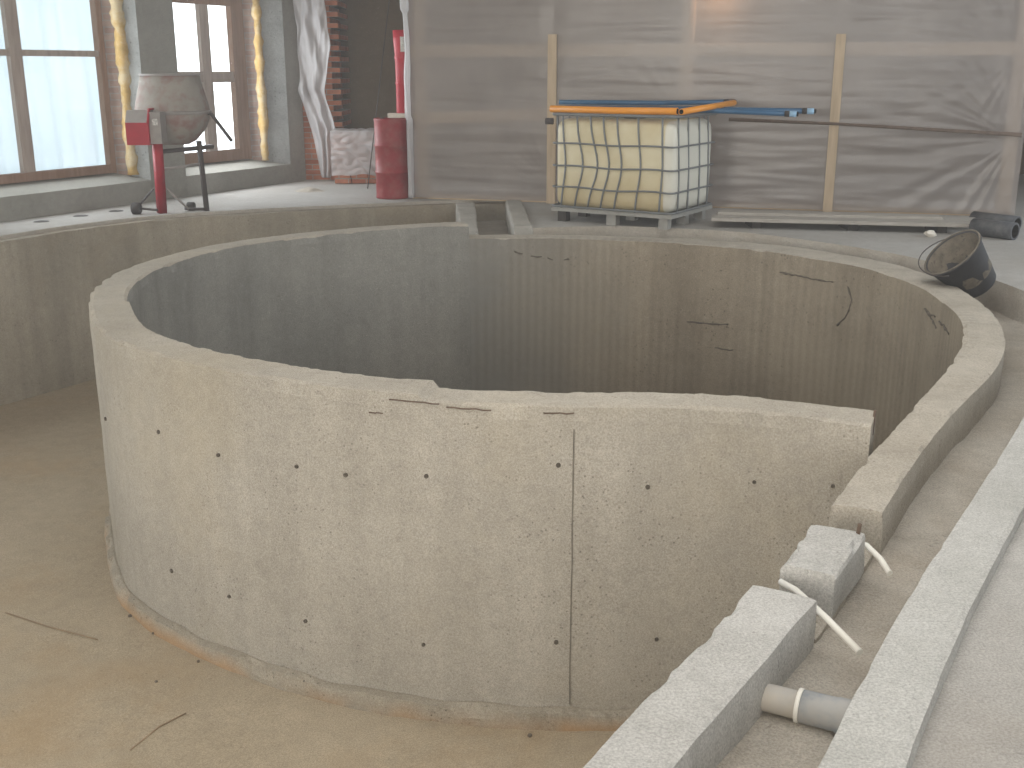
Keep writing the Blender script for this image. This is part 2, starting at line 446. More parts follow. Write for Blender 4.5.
# the slab's cut edge round the basin
bm.edges.ensure_lookup_table()
be = [e for e in bm.edges if len(e.link_faces) == 1 and abs(e.verts[0].co.x) < 8 and -5 < e.verts[0].co.y < 18 and e.verts[0].co.x > -10]
r = bmesh.ops.extrude_edge_only(bm, edges=be)
for v in [g for g in r['geom'] if isinstance(g, bmesh.types.BMVert)]: v.co.z = -.3
for f in bm.faces:
    f.normal_update()
    if abs(f.normal.z) < .5: f.material_index = 1
tag(link('floor', bm, ['hall_floor', 'channel']), kind='structure')

def bf(u, v):
    x = -8+13*u; y = -2+17*v
    z = -1.6-.014*max(0, y-6)+noise.noise(Vector((x*.7, y*.7, 0)))*.012+noise.noise(Vector((x*2.7, y*2.7, 3)))*.005
    return (x, y, z)
tag(link('basin_floor', grid(bf, 90, 110), 'basin_floor', smooth=True), kind='structure')

# channel bed between gutter wall and slab edge
ga = catmull(GUT_OUT+[(1.26, 3.62), (1.05, 3.28), (.95, 3.13), (.71, 2.75), (.47, 2.40), (.1, 1.82), (-.35, 1.1)], 160)
gb = catmull([(.14, 11.55)]+EDGE_RIGHT[1:], 160)
bm = bmesh.new(); rows = []
for i in range(160):
    f = i/159; z0 = -.24+.10*max(0, (f-.5)/.5)
    row = []
    for k in range(9):
        p = ga[i].lerp(gb[i], -.3+1.5*k/8)
        row.append(bm.verts.new((p.x, p.y, z0+noise.noise(Vector((p.x*4, p.y*4, 0)))*.016+noise.noise(Vector((p.x*12, p.y*12, 7)))*.007)))
    rows.append(row)
for a, b in zip(rows, rows[1:]):
    for k in range(8): bm.faces.new((a[k], a[k+1], b[k+1], b[k])).smooth = True
tag(link('channel_floor', bm, 'channel'), kind='structure')
bm = bmesh.new(); prism(bm, [(-.55, 11.0), (.3, 11.0), (.3, 11.6), (.12, 14.3), (-.7, 14.2)], -.4, -.26)
tag(link('sump_floor', bm, 'channel'), kind='structure')

# ------------------------------------------------------------------ basin outer wall
rim_in = offset(el, -.12); rim_out = offset(el, .16)
bm = wall_strip(rim_in, rim_out, -.035, -1.75, 4, 12, .012, .012, 3)
o = link('basin_wall', bm, 'rim')
tag(o, 'low curved grey concrete wall of the wide basin below the windows', 'basin wall')

# ------------------------------------------------------------------ pool wall
po = smooth_pts(catmull(POOL_OUT, 300), 12); pi_ = offset(po, .26)
NW = len(po)
def pool_top(i):
    f = i/(NW-1)
    if f < .803: z = .128-.006*f
    else: z = .088
    if f > .93: z += -.02*(f-.93)/.07
    return z
pool = empty('pool_wall', (.1, 7.95, -1.6), 'round bare concrete pool wall with chipped rim standing in the middle of the basin', 'pool wall')
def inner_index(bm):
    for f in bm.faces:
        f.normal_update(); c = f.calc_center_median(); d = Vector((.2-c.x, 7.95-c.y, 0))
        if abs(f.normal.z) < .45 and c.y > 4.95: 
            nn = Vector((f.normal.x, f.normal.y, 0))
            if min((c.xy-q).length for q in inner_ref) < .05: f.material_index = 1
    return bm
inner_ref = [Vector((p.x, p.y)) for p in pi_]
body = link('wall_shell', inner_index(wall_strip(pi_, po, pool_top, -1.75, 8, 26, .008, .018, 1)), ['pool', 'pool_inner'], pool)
# plinth round the foot
a = offset(po, -.055); b = offset(po, .07)
bm = wall_strip(b[70:292], a[70:292], lambda i: -1.50+.02*noise.noise(Vector((i*.12, 0, 0))), -1.75, 3, 4, .02, .03, 9)
link('plinth', bm, 'plinth', pool)
def on_pool(i, z, out=.0):
    """point on the outer face at path index i"""
    t = (po[min(NW-1, i+1)]-po[max(0, i-1)]).normalized(); nrm = Vector((t.y, -t.x))
    p = po[i]+nrm*out
    return Vector((p.x, p.y, z)), Vector((nrm.x, nrm.y, 0)), Vector((t.x, t.y, 0))
TIES = [(229, -.326), (241, -.287), (259, -.2), (271, -.309), (285, -.262), (295, -.238), (240, -1.198), (259, -1.133), (273, -1.112), (192, -1.16), (206, -1.173), (192, -.323), (206, -.354), (221, -.322), (169, -.446), (221, -1.183)]
for i, z in TIES:
    p, nrm, t = on_pool(i, z)
    bm = bmesh.new(); up = Vector((0, 0, 1)); r = .0075+.003*((i*7) % 5)/4
    pr = [(r*1.25, -.012), (r*1.2, .008), (r*.9, .011), (r*.5, .009), (0, .008)]
    rings = []
    for rr, h in pr:
        if rr == 0: rings.append([bm.verts.new(p+nrm*h)]); continue
        rings.append([bm.verts.new(p+nrm*h+(t*math.cos(2*PI*k/10)+up*math.sin(2*PI*k/10))*rr) for k in range(10)])
    for q0, q1 in zip(rings, rings[1:]):
        for k in range(10):
            if len(q1) == 1: bm.faces.new((q0[k], q0[(k+1) % 10], q1[0]))
            else: bm.faces.new((q0[k], q0[(k+1) % 10], q1[(k+1) % 10], q1[k]))
    link('tie_hole', bm, 'tie', pool)
SEAM_I = 261
bm = bmesh.new()
for k in range(12):
    pass
def face_strip(i, z0, z1, w, out, n=14):
    bm = bmesh.new(); prev = None
    for k in range(n):
        z = z0+(z1-z0)*k/(n-1); p, nrm, t = on_pool(i, z)
        j = noise.noise(Vector((0, 0, z*5)))*.004
        row = [bm.verts.new(p+t*(-w/2+j)-nrm*.02), bm.verts.new(p+t*(-w/2+j)+nrm*out), bm.verts.new(p+t*(w/2+j)+nrm*out), bm.verts.new(p+t*(w/2+j)-nrm*.02)]
        if prev:
            for q in range(3): bm.faces.new((prev[q], prev[q+1], row[q+1], row[q]))
        prev = row
    return bm
def build_seam():
    link('formwork_seam', face_strip(SEAM_I, -1.48, -.02, .006, .005), 'seam', pool)
build_seam()
# rusty bars lying in the broken rim
def bar_along(i0, i1, z0, z1, out=.006, r=.0035):
    pts = []
    for k in range(8):
        i = int(i0+(i1-i0)*k/7); p, nrm, t = on_pool(i, z0+(z1-z0)*k/7+noise.noise(Vector((k*.9, z0*30, 0)))*.006, out-.004); pts.append(p)
    bm = bmesh.new(); tube(bm, pts, r, 6); link('rebar', bm, 'rust', pool)
BARS = [(236, 243, .085, .080), (244, 250, .068, .060), (257, 261, .055, .058), (233, 235, .014, .01)]
for b_ in BARS: bar_along(*b_)

bm = bmesh.new(); tube(bm, [(1.655, 4.80, -.02), (1.66, 4.80, .10)], .007, 6); link('rebar', bm, 'rust', pool)
# ------------------------------------------------------------------ gutter wall (right and far side of the pool)
NG = 300
go = smooth_pts(catmull(GUT_OUT, NG), 8); gi = smooth_pts(catmull(GUT_IN, NG), 8)
bm = wall_strip(gi, go, lambda i: -.005+.01*noise.noise(Vector((i*.05, 2, 0))), -1.75, 8, 22, .008, .011, 2)
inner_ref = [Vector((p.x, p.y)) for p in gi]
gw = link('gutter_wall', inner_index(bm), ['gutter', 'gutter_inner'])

CRACKS = [[(97, -.176), (103, -.184), (109, -.191), (116, -.182)], [(120, -.193), (122, -.296), (121, -.403), (120, -.466), (117, -.554)], [(156, -.134), (160, -.154), (165, -.142)],
          [(158, -.149), (163, -.19), (166, -.224)], [(167, -.158), (172, -.163), (177, -.189)], [(16, -.142), (19, -.162)], [(21, -.181), (25, -.19)], [(26, -.199), (28, -.218)],
          [(31, -.206), (33, -.214)], [(69, -.761), (76, -.755), (83, -.734)], [(78, -.986), (85, -.981)]]
gwt = empty('gutter_wall', (.2, 9.5, -1.6), 'long concrete gutter wall curving round the far and right side of the pool', 'gutter wall')
for k_ in ('label', 'category'):
    if k_ in gw: del gw[k_]
gw.name = 'wall_body'; gw.parent = gwt; gw.data.transform(Matrix.Translation(-gwt.location))
for ci, cr in enumerate(CRACKS):
    pts = []
    for (i0, z0), (i1, z1) in zip(cr, cr[1:]):
        for k in range(6):
            f = k/6; i = i0+(i1-i0)*f; z = z0+(z1-z0)*f
            j = int(i); p_ = gi[j].lerp(gi[min(NG-1, j+1)], i-j); t_ = (gi[min(NG-1, j+1)]-gi[max(0, j-1)]).normalized()
            q_ = p_+Vector((t_.y, -t_.x))*(.001+.003*noise.noise(Vector((k*.7, ci, z*9))))
            pts.append((q_.x, q_.y, z+.018*noise.noise(Vector((i*.6, ci*3, 1)))))
    bm = bmesh.new(); tube(bm, pts, [  .005+.016*abs(noise.noise(Vector((k*.8, ci, 0)))) for k in range(len(pts))], 6); link('crack', bm, 'tie', gwt)
def quad_block(poly, z0, z1, sub=7, rough=.01, seed=0, edge=.02):
    A = [Vector(poly[0]).lerp(Vector(poly[3]), k/(sub*2)) for k in range(sub*2+1)]
    B = [Vector(poly[1]).lerp(Vector(poly[2]), k/(sub*2)) for k in range(sub*2+1)]
    return wall_strip(A, B, z1, z0, sub, sub, rough, edge, seed)
# low footing in the notches, then the loose block and the near piece
near = empty('gutter_wall', (.4, 2.4, -1.6), 'nearest piece of gutter wall, pale concrete top running out of the bottom edge', 'gutter wall')
link('footing', quad_block([(1.21, 3.925), (1.39, 3.845), (.98, 3.16), (.79, 3.26)], -1.75, -.15, 8, .012, 4), 'gutter', near)
L = catmull([(.775, 3.235), (.66, 3.05), (.55, 2.87), (.34, 2.555), (.16, 2.26), (-.12, 1.8), (-.55, 1.15)], 60)
R = catmull([(.96, 3.13), (.83, 2.94), (.71, 2.75), (.47, 2.40), (.31, 2.14), (.05, 1.68), (-.38, 1.0)], 60)
link('wall_shell', wall_strip(L, R, 0, -1.75, 8, 20, .008, .009, 6), 'block', near)
blk = link('concrete_block', quad_block([(1.085, 3.705), (1.265, 3.635), (1.06, 3.29), (.905, 3.375)], -.15, .005, 8, .012, 8, .035), 'block')
tag(blk, 'short loose block of concrete standing in the gap of the gutter wall', 'concrete block')

# ------------------------------------------------------------------ kerb on the right
kl = catmull([(3.10, 6.03), (2.92, 5.75), (2.35, 4.81), (1.79, 3.93), (1.27, 3.13), (.90, 2.52), (.71, 2.19), (.3, 1.52), (-.3, .75)], 170)
kr = offset(kl, .17)
bm = wall_strip(offset(kl, -.01), kr, .05, -.35, 8, 10, .006, .006, 12)
tag(link('concrete_kerb', bm, 'kerb'), 'straight pale concrete kerb along the outer side of the sandy channel', 'kerb')

# cross walls at the far end of the pool
bm = quad_block([(-.50, 11.04), (-.33, 11.07), (-.46, 13.78), (-.70, 13.74)], -1.7, .0, 10, .01, 21, .015)
tag(link('cross_wall', bm, 'cross'), 'pale concrete cross wall behind the pool, nearer the red drum', 'cross wall')
bm = quad_block([(.02, 11.35), (.22, 11.47), (.12, 13.72), (-.08, 13.74)], -.4, .03, 10, .01, 23, .015)
tag(link('cross_wall', bm, 'cross'), 'pale concrete cross wall behind the pool, beside the caged tank', 'cross wall')

# ------------------------------------------------------------------ window wall
def wall_obj(name, bm, mats): return tag(link(name, bm, mats), kind='structure')
def wb(bm, s0, s1, o0, o1, z0, z1): return box(bm, s0, s1, o0, o1, z0, z1, W)
WM = ['plaster', 'grey_brick', 'rough_plaster']
bm = bmesh.new()
prism(bm, [(-12, 0), (-5.6, 0), (-5.45, .35), (-5.45, .5), (-12, .5)], 0, CEIL, W)
prism(bm, [(-2.9, 0), (-.78, 0), (-.65, .2), (-.55, .35), (-.55, .5), (-3.05, .5), (-3.05, .35)], 0, CEIL, W, [0, 2, 1, 1, 0, 1, 0])
prism(bm, [(2.21, 0), (2.82, 0), (2.95, .35), (2.95, .5), (1.97, .5), (1.97, .35), (2.10, .2)], 0, CEIL, W, [0, 2, 1, 0, 1, 1, 2])
prism(bm, [(4.93, 0), (5.27, 0), (5.6, .5), (4.47, .5), (4.47, .35), (4.62, .2)], 0, CEIL, W, [0, 0, 0, 1, 1, 2])
for s0, s1, zt in ((-5.6, -2.9, 2.95), (-.8, 2.22, 2.95), (2.8, 4.95, 2.52)):
    # sill block with a slightly sloping top, and the lintel
    lo = [bm.verts.new(W(s, o_, z)) for s in (s0, s1) for o_, z in ((0, 0), (0, .26), (.35, .35), (.5, .36), (.5, 0))]
    for q in ((0, 1, 6, 5), (1, 2, 7, 6), (2, 3, 8, 7), (3, 4, 9, 8), (4, 0, 5, 9)): bm.faces.new([lo[k] for k in q])
    bm.faces.new(lo[:5]); bm.faces.new(lo[5:])
    wb(bm, s0, s1, 0, .5, zt, CEIL)
wall_obj('wall_left', bm, WM)

def window(n, s0, s1, z0, z1, mull, bars, fw=(.08, .08), ft=.08, fb=.1, mw=.08, bw=.035, mat='frame', mat2='frame_light', pane='glass'):
    w = empty('window_%d' % n, W((s0+s1)/2, .37, z0), kind='structure')
    bm = bmesh.new()
    wb(bm, s0, s0+fw[0], .32, .41, z0, z1); wb(bm, s1-fw[1], s1, .32, .41, z0, z1)
    wb(bm, s0+fw[0], s1-fw[1], .32, .41, z0, z0+fb); wb(bm, s0+fw[0], s1-fw[1], .32, .41, z1-ft, z1)
    link('window_frame', bm, mat, w)
    bm = bmesh.new()
    for m in mull: wb(bm, m-mw, m+mw, .335, .40, z0+fb, z1-ft)
    link('mullion', bm, mat2, w)
    xs = [s0+fw[0]]+[x for m in mull for x in (m-mw, m+mw)]+[s1-fw[1]]
    for k in range(0, len(xs), 2):
        bm = bmesh.new()
        for b in bars: wb(bm, xs[k], xs[k+1], .34, .395, b-bw, b+bw)
        link('glazing_bar', bm, mat2, w)
        zs = [z0+fb]+[x for b in bars for x in (b-bw, b+bw)]+[z1-ft]
        for q in range(0, len(zs), 2):
            bm = bmesh.new(); wb(bm, xs[k], xs[k+1], .365, .369, zs[q], zs[q+1]); link('pane', bm, pane, w)
    return w
window(1, -.55, 1.97, .36, 2.95, [.72], [1.77])
window(2, 2.95, 4.47, .36, 2.52, [3.72], [1.49], fw=(.2, .24), fb=.15, ft=.1, mw=.085, bw=.07)
window(3, -5.45, -3.05, .36, 2.95, [-4.25], [1.77])
# foam along the reveals
def foam(n, s, o_, z0, z1, wdt, seed):
    bm = bmesh.new(); pts = []
    N = 60; rows = []
    for k in range(N):
        z = z0+(z1-z0)*k/(N-1)
        rr = wdt*(1+.5*noise.noise(Vector((seed, 0, z*5)))+.3*noise.noise(Vector((seed, 4, z*14))))
        c = Vector(W(s+.02*noise.noise(Vector((seed, 9, z*3))), o_, z))
        rows.append([bm.verts.new(c+Vector((math.cos(a)*rr, math.sin(a)*rr, 0))*(1+.25*noise.noise(Vector((a*2, z*12, seed))))) for a in [2*PI*j/10 for j in range(10)]])
    for r0, r1 in zip(rows, rows[1:]):
        for j in range(10): bm.faces.new((r0[j], r0[(j+1) % 10], r1[(j+1) % 10], r1[j])).smooth = True
    bm.faces.new(rows[0]); bm.faces.new(rows[-1])
    tag(link('trim_%d' % n, bm, 'foam'), kind='structure')
foam(1, 2.11, .19, .33, 2.95, .075, 1.3)
foam(2, 4.62, .2, .33, 2.52, .06, 4.7)
# plastic sheet hung outside the first window
def sheet1(u, v):
    s = -.7+2.8*u; z = .3+2.8*v
    o_ = .56+.03*math.sin(s*9+.6*math.sin(z*2))+.02*math.sin(s*23+z)+.02*noise.noise(Vector((s*3, z, 0)))
    return W(s, o_, z)
o = link('plastic_sheet', grid(sheet1, 120, 30), 'blue_film', smooth=True); solidify(o, .003)
tag(o, 'pale bluish plastic sheet hanging in folds outside the large left window', 'plastic sheet')

# ------------------------------------------------------------------ other walls, ceiling
bm = bmesh.new(); box(bm, -3.6, 9.5, 17.6, 18.0, 0, CEIL); wall_obj('wall_back', bm, 'brown_wall')
bm = bmesh.new(); box(bm, 9.3, 9.7, -6.5, 18, 0, CEIL); wall_obj('wall_right', bm, 'plaster')
bm = bmesh.new()
for x0, x1 in ((-11.4, -7.5), (-4.5, -3.0), (0, 1.5), (4.5, 9.7)): box(bm, x0, x1, -6.9, -6.5, 0, CEIL)
for x0, x1 in ((-7.5, -4.5), (-3.0, 0), (1.5, 4.5)): box(bm, x0, x1, -6.9, -6.5, 0, .7); box(bm, x0, x1, -6.9, -6.5, 3.5, CEIL)
wall_obj('wall_front', bm, 'plaster')
for n, (x0, x1) in enumerate(((-7.5, -4.5), (-3.0, 0), (1.5, 4.5))):
    w = empty('window_%d' % (4+n), ((x0+x1)/2, -6.7, .7), kind='structure')
    bm = bmesh.new()
    for a, b in ((x0, x0+.08), (x1-.08, x1), ((x0+x1)/2-.05, (x0+x1)/2+.05)): box(bm, a, b, -6.75, -6.65, .7, 3.5)
    for a, b in ((.7, .8), (3.4, 3.5)): box(bm, x0, x1, -6.74, -6.66, a, b)
    link('window_frame', bm, 'frame', w)
    bm = bmesh.new(); box(bm, x0+.08, x1-.08, -6.702, -6.698, .8, 3.4); link('pane', bm, 'glass', w)
p = W(-12, 0, 0)
bm = bmesh.new(); box(bm, -11.6, -11.1, -6.9, p[1]+.2, 0, CEIL); wall_obj('wall_side', bm, 'plaster')
bm = bmesh.new(); box(bm, -12, 9.8, -7, 18.2, CEIL, CEIL+.25); tag(link('ceiling', bm, 'ceiling'), kind='structure')

# toothed brick pier beside the opening
bm = bmesh.new()
box(bm, -3.07, -2.62, 16.62, 17.59, 0, CEIL-.01)
for k in range(54):
    if k % 2 == 0: box(bm, -2.62, -2.50, 16.62+.004*(k % 3), 17.59, k*.077+.004, k*.077+.073)
tag(link('brick_pier', bm, 'brick'), 'toothed red brick pier at the corner past the second window', 'brick pier')

# ------------------------------------------------------------------ stack of wrapped blocks
st = empty('block_stack', (-1.95, 16.27, 0), 'waist-high stack of blocks wrapped in clear film behind the red drum', 'block stack')
bm = bmesh.new()
for k in range(9):
    for q in range(5):
        x = -2.56+q*.245+(.0 if k % 2 else .012)
        box(bm, x, x+.232, 16.02+.008*((k+q) % 3), 16.52, .01+k*.078, .01+k*.078+.072)
link('blocks', bm, 'brick', st)
def wrap(u, v):
    # down the front, over the top
    x = -2.58+1.26*u
    if v < .7: y, z = 15.98, .13+.62*v/.7
    else: y, z = 15.98+.56*(v-.7)/.3, .75
    w = .030*math.sin(x*7+z*17+5*noise.noise(Vector((x*2, z*2, 1))))*noise.noise(Vector((x*3, z*3, 0)))*2+.025*noise.noise(Vector((x*7, z*10, 5)))
    z2 = z+(.04*noise.noise(Vector((x*4, 0, 0))) if v < .12 else 0)
    return (x, y-abs(w) if v < .7 else y, z2+(abs(w) if v >= .7 else 0))
o = link('film_wrap', grid(wrap, 90, 70), 'white_film', st, smooth=True)

# film hanging over the brick pier
rows_ = [(0, -3.10, -2.66), (.25, -3.06, -2.60), (.45, -3.07, -2.70), (.5, -3.10, -2.71), (.56, -3.05, -2.68), (.72, -2.94, -2.57), (.85, -2.88, -2.62), (.95, -2.84, -2.66), (1, -2.81, -2.69)]
def curt(u, v):
    for a, b in zip(rows_, rows_[1:]):
        if a[0] <= v <= b[0]+1e-9:
            f = (v-a[0])/(b[0]-a[0]); l = a[1]+(b[1]-a[1])*f; r = a[2]+(b[2]-a[2])*f; break
    z = 3.3-(3.3-.05)*v if v > .25 else 3.3-3.25*v
    x = l+(r-l)*u
    y = 16.5-.05*math.sin(u*15+2*math.sin(v*4))*(.4+.6*v)+.03*noise.noise(Vector((x*6, z*2, 2)))
    return (x, y, z)
def curt2(u, v):
    # rows_ are measured from z 2.55 down; the top part carries on up to the ceiling hooks
    if v < .2: x0, x1 = rows_[0][1], rows_[0][2]; z = 3.5-.95*v/.2; vv = 0
    else:
        vv = (v-.2)/.8; z = 2.55-2.5*vv
        for a, b in zip(rows_, rows_[1:]):
            if a[0] <= vv <= b[0]+1e-9:
                f = (vv-a[0])/(b[0]-a[0]); x0 = a[1]+(b[1]-a[1])*f; x1 = a[2]+(b[2]-a[2])*f; break
    x = x0+(x1-x0)*u
    y = 16.48-.035*math.sin(u*13+2.5*math.sin(v*5)+3*noise.noise(Vector((u*2, v*5, 1))))*(.4+.6*v)+.04*noise.noise(Vector((x*7, z*2.2, 2)))+.02*noise.noise(Vector((x*18, z*6, 4)))
    return (x+.03*noise.noise(Vector((u*3, z*3, 8))), y, z)
o = link('plastic_curtain', grid(curt2, 80, 100), 'white_film', smooth=True); solidify(o, .003)
tag(o, 'crumpled whitish plastic curtain hanging down the brick pier', 'plastic curtain')

# thin rod leaning in the opening
bm = bmesh.new(); tube(bm, [(-2.0, 15.4, 0), (-1.88, 16.47, 1.6), (-1.76, 17.56, 3.2)], .008, 6)
tag(link('thin_rod', bm, 'dark_metal'), 'thin dark rod leaning upright against the brown wall left of the red drum', 'rod')

# ------------------------------------------------------------------ red drum, slab, canister
dr = empty('red_drum', (-1.535, 14.3, 0), 'rusty red steel drum standing at the left end of the partition', 'drum')
R_ = .21
bm = bmesh.new()
prof = [(0, .005), (R_-.012, .005), (R_, .0), (R_+.006, .012), (R_, .03)]
for zc in (.33, .66):
    prof += [(R_, zc-.016), (R_+.014, zc-.005), (R_+.014, zc+.005), (R_, zc+.016)]
prof += [(R_, .96), (R_+.007, .98), (R_, 1.0), (R_-.012, .995), (R_-.02, .98), (0, .98)]
lathe(bm, prof, (-1.535, 14.3, 0), 40); link('drum_shell', bm, 'red', dr)
bm = bmesh.new(); lathe(bm, [(0, .98), (.03, .98), (.03, 1.0), (.024, 1.008), (0, 1.008)], (-1.64, 14.25, 0), 14); link('bung', bm, 'dark_metal', dr)
bm = bmesh.new(); box(bm, -1.57, -1.27, 14.27, 14.46, 1.001, 1.056); bevel(bm, .008)
tag(link('white_slab', bm, 'scrap'), 'small whitish slab lying on top of the rusty red drum', 'slab')
cn = empty('red_canister', (-1.37, 14.38, 1.056), 'tall slim red canister with flared top standing on the white slab', 'canister')
bm = bmesh.new()
lathe(bm, [(0, 1.056), (.09, 1.056), (.095, 1.07), (.095, 1.40), (.102, 1.41), (.102, 1.43), (.095, 1.44), (.097, 1.71), (.104, 1.72), (.104, 1.74), (.098, 1.76), (.112, 1.92), (.118, 2.06), (.110, 2.06), (.10, 1.95), (0, 1.94)], (-1.37, 14.38, 0), 32)
link('canister_shell', bm, 'red_shade', cn)
bm = bmesh.new(); vs = []
for k in range(9):
    a = math.radians(-98+k*8); r0 = .109; r1 = .117
    vs.append((bm.verts.new((-1.37+math.cos(a)*r0, 14.38+math.sin(a)*r0, 1.80)), bm.verts.new((-1.37+math.cos(a)*r1, 14.38+math.sin(a)*r1, 1.98))))
for a, b in zip(vs, vs[1:]): bm.faces.new((a[0], b[0], b[1], a[1]))
o = link('label', bm, 'label', cn); tag(o, 'white paper label')

# ------------------------------------------------------------------ film partition
PA = Vector((-1.28, 14.2)); PD = Vector((6.88, -1.85)).normalized(); PN = Vector((PD.y, -PD.x))*1.0
if PN.y > 0: PN = -PN            # towards the pool
def Q(s, o_, z):
    p = PA+PD*s+PN*o_
    return (p.x, p.y, z)
def qb(bm, s0, s1, o0, o1, z0, z1): return box(bm, s0, s1, o0, o1, z0, z1, Q)
pt = empty('stud_partition', Q(3.5, -.03, 0), 'raw timber stud frame behind the plastic sheeting across the back', 'partition frame')
for s in (.14, 3.42, 7.02):
    bm = bmesh.new(); qb(bm, s-.07, s+.07, -.12, -.02, 0, 3.6); bevel(bm, .004, 1); link('post', bm, 'stud', pt)
for s, zt in ((1.84, 1.99), (5.13, 1.97)):
    bm = bmesh.new(); qb(bm, s-.055, s+.05, .035, .075, 0, zt); bevel(bm, .004, 1); link('batten', bm, 'stud', pt)
bm = bmesh.new(); qb(bm, 0, 7.1, -.02, -.0, 1.74, 1.88); bevel(bm, .004, 1); link('rail', bm, 'rail', pt)
bm = bmesh.new()
f = lambda s, o_, z: Q(s, o_, z+.035*s)
box(bm, .05, 1.78, -.02, .0, .93, 1.07, f); bevel(bm, .004, 1); link('rail', bm, 'rail', pt)
bm = bmesh.new(); qb(bm, 0, 7.1, -.12, -.02, 3.5, 3.6); link('rail', bm, 'rail', pt)
bm = bmesh.new(); qb(bm, 0, 7.1, -.12, -.02, 0, .06); link('sole_plate', bm, 'rail', pt)
def pfilm(u, v):
    s = -.02+7.16*u; z = .02+3.5*v
    cell = abs(math.sin(PI*(s-.1)/3.3)); 
    w = .0065*noise.noise(Vector((s*.8, z*9, 0)))+.003*noise.noise(Vector((s*1.6, z*22, 3)))
    w += .010*noise.noise(Vector((s*.9, z*1.2, 7)))
    # fans of tension folds at the lower right and upper right corners
    for cs, cz, amp in ((7.05, .85, .014), (7.0, 1.75, .004), (3.45, 1.0, .0015), (1.85, .2, .0015)):
        dx, dz = s-cs, z-cz; d = math.hypot(dx, dz)
        if d < 1.7 and d > .02: w += amp*noise.noise(Vector((math.atan2(dz, dx)*9, cs, d*.8)))*2*max(0, 1-d/1.7)*min(1, d*2)
    # pulled flat where rail and studs hold it
    hold = min(1, abs(z-1.81)*6)*min(1, min(abs(s-x) for x in (.14, 1.84, 3.42, 5.13, 7.02))*5+.15)
    if s < 1.85: hold *= min(1, abs(z-1.03)*6)
    return Q(s, .014+w*hold, z)
o = link('plastic_sheeting', grid(pfilm, 330, 170), 'film', smooth=True)
tag(o, 'wide translucent plastic sheeting stretched over the stud frame across the back', 'plastic sheeting')
# bunched edge of the sheeting
bm = bmesh.new(); rows = []
for k in range(70):
    z = .02+2.9*k/69; rr = .030+.014*noise.noise(Vector((0, 0, z*3)))+(.022 if 2.28 < z < 2.42 else 0)
    c = Vector(Q(.0+.03*noise.noise(Vector((3, 0, z*1.4)))+(.02 if z < 1 else 0), .075, z))
    rows.append([bm.verts.new(c+Vector((math.cos(a), math.sin(a), 0))*rr*(1+.35*math.sin(a*4+z*2))) for a in [2*PI*j/16 for j in range(16)]])
for r0, r1 in zip(rows, rows[1:]):
    for j in range(16): bm.faces.new((r0[j], r0[(j+1) % 16], r1[(j+1) % 16], r1[j])).smooth = True
bm.faces.new(rows[0]); bm.faces.new(rows[-1])
tag(link('rolled_sheet_edge', bm, 'white_film'), 'bunched white plastic roll hanging at the left end of the partition', 'plastic roll')
# dark pole tied across the sheeting
bm = bmesh.new(); tube(bm, [Q(3.95, .098, 1.035), Q(5.13, .092, 1.0), Q(7.1, .085, .905)], [.02, .016, .022], 8)
tag(link('dark_pole', bm, 'rust'), 'long thin dark pole held across the plastic sheeting on the right', 'pole')
# bulb behind the sheeting
lb = empty('work_lamp', Q(3.78, -.24, 2.47), 'glowing warm work lamp hanging behind the plastic sheeting', 'lamp')
t = NT('bulb_glow'); e = t.n('ShaderNodeEmission', Strength=12); e.inputs['Color'].default_value = (1, .55, .22, 1); t.l(e.outputs[0], t.out.inputs['Surface']); M['bulb'] = t.m
q = Vector(Q(3.78, -.24, 2.47))
bm = bmesh.new(); lathe(bm, [(0, -.06), (.03, -.05), (.045, -.02), (.04, .02), (.02, .05), (0, .055)], q, 16); link('bulb', bm, 'bulb', lb)
bm = bmesh.new(); tube(bm, [q+Vector((0, 0, .05)), (q.x, q.y, CEIL)], .012, 6); link('cord', bm, 'rubber', lb)

# ------------------------------------------------------------------ caged tank
PHI = math.radians(32)
ib = empty('caged_tank', (1.32, 12.13, 0), 'yellowed plastic bulk tank in a dented steel cage on a low pallet', 'tank', rz=-PHI)
def part(name, bm, m, par, smooth=False): return link(name, bm, m, par, world=False, smooth=smooth)
HX, HY = .70, .54
# pallet
pal = bmesh.new(); box(pal, -HX-.01, HX+.01, -HY-.01, HY+.01, .115, .155); bevel(pal, .008)
plt = part('pallet', pal, 'pallet', ib)
for x, y in ((-.6, -.46), (0, -.46), (.6, -.46), (-.6, 0), (0, 0), (.6, 0), (-.6, .46), (0, .46), (.6, .46)):
    bm = bmesh.new(); w_ = .05 if x else .055; box(bm, x-w_, x+w_, y-.05, y+.05, 0, .115); bevel(bm, .008)
    part('pallet_foot', bm, 'dark_block' if x < -.3 else 'pallet', plt)
# tank body: rounded box with sagging front
def tank():
    bm = bmesh.new(); N = 14
    hx, hy, hz, r = HX-.012, HY-.012, .465, .10
    c = (0, 0, .155+.468)
    bmesh.ops.create_cube(bm, size=2)
    bmesh.ops.subdivide_edges(bm, edges=bm.edges, cuts=N, use_grid_fill=True)
    for v in bm.verts:
        p = Vector((v.co.x*hx, v.co.y*hy, v.co.z*hz))
        inn = Vector((max(-hx+r, min(hx-r, p.x)), max(-hy+r, min(hy-r, p.y)), max(-hz+r, min(hz-r, p.z))))
        d = p-inn
        if d.length > 1e-6: p = inn+d.normalized()*r
        if abs(v.co.y) > .98 or abs(v.co.x) > .98:
            b = .012*math.cos(v.co.z*1.4)+.008*noise.noise(Vector((p.x*4, p.y*4, p.z*5)))
            if v.co.y < -.98: p.y -= b
            if v.co.x > .98: p.x += b
        v.co = p+Vector(c)
    for f in bm.faces: f.smooth = True
    return bm
tk = part('tank_body', tank(), 'tank', ib)
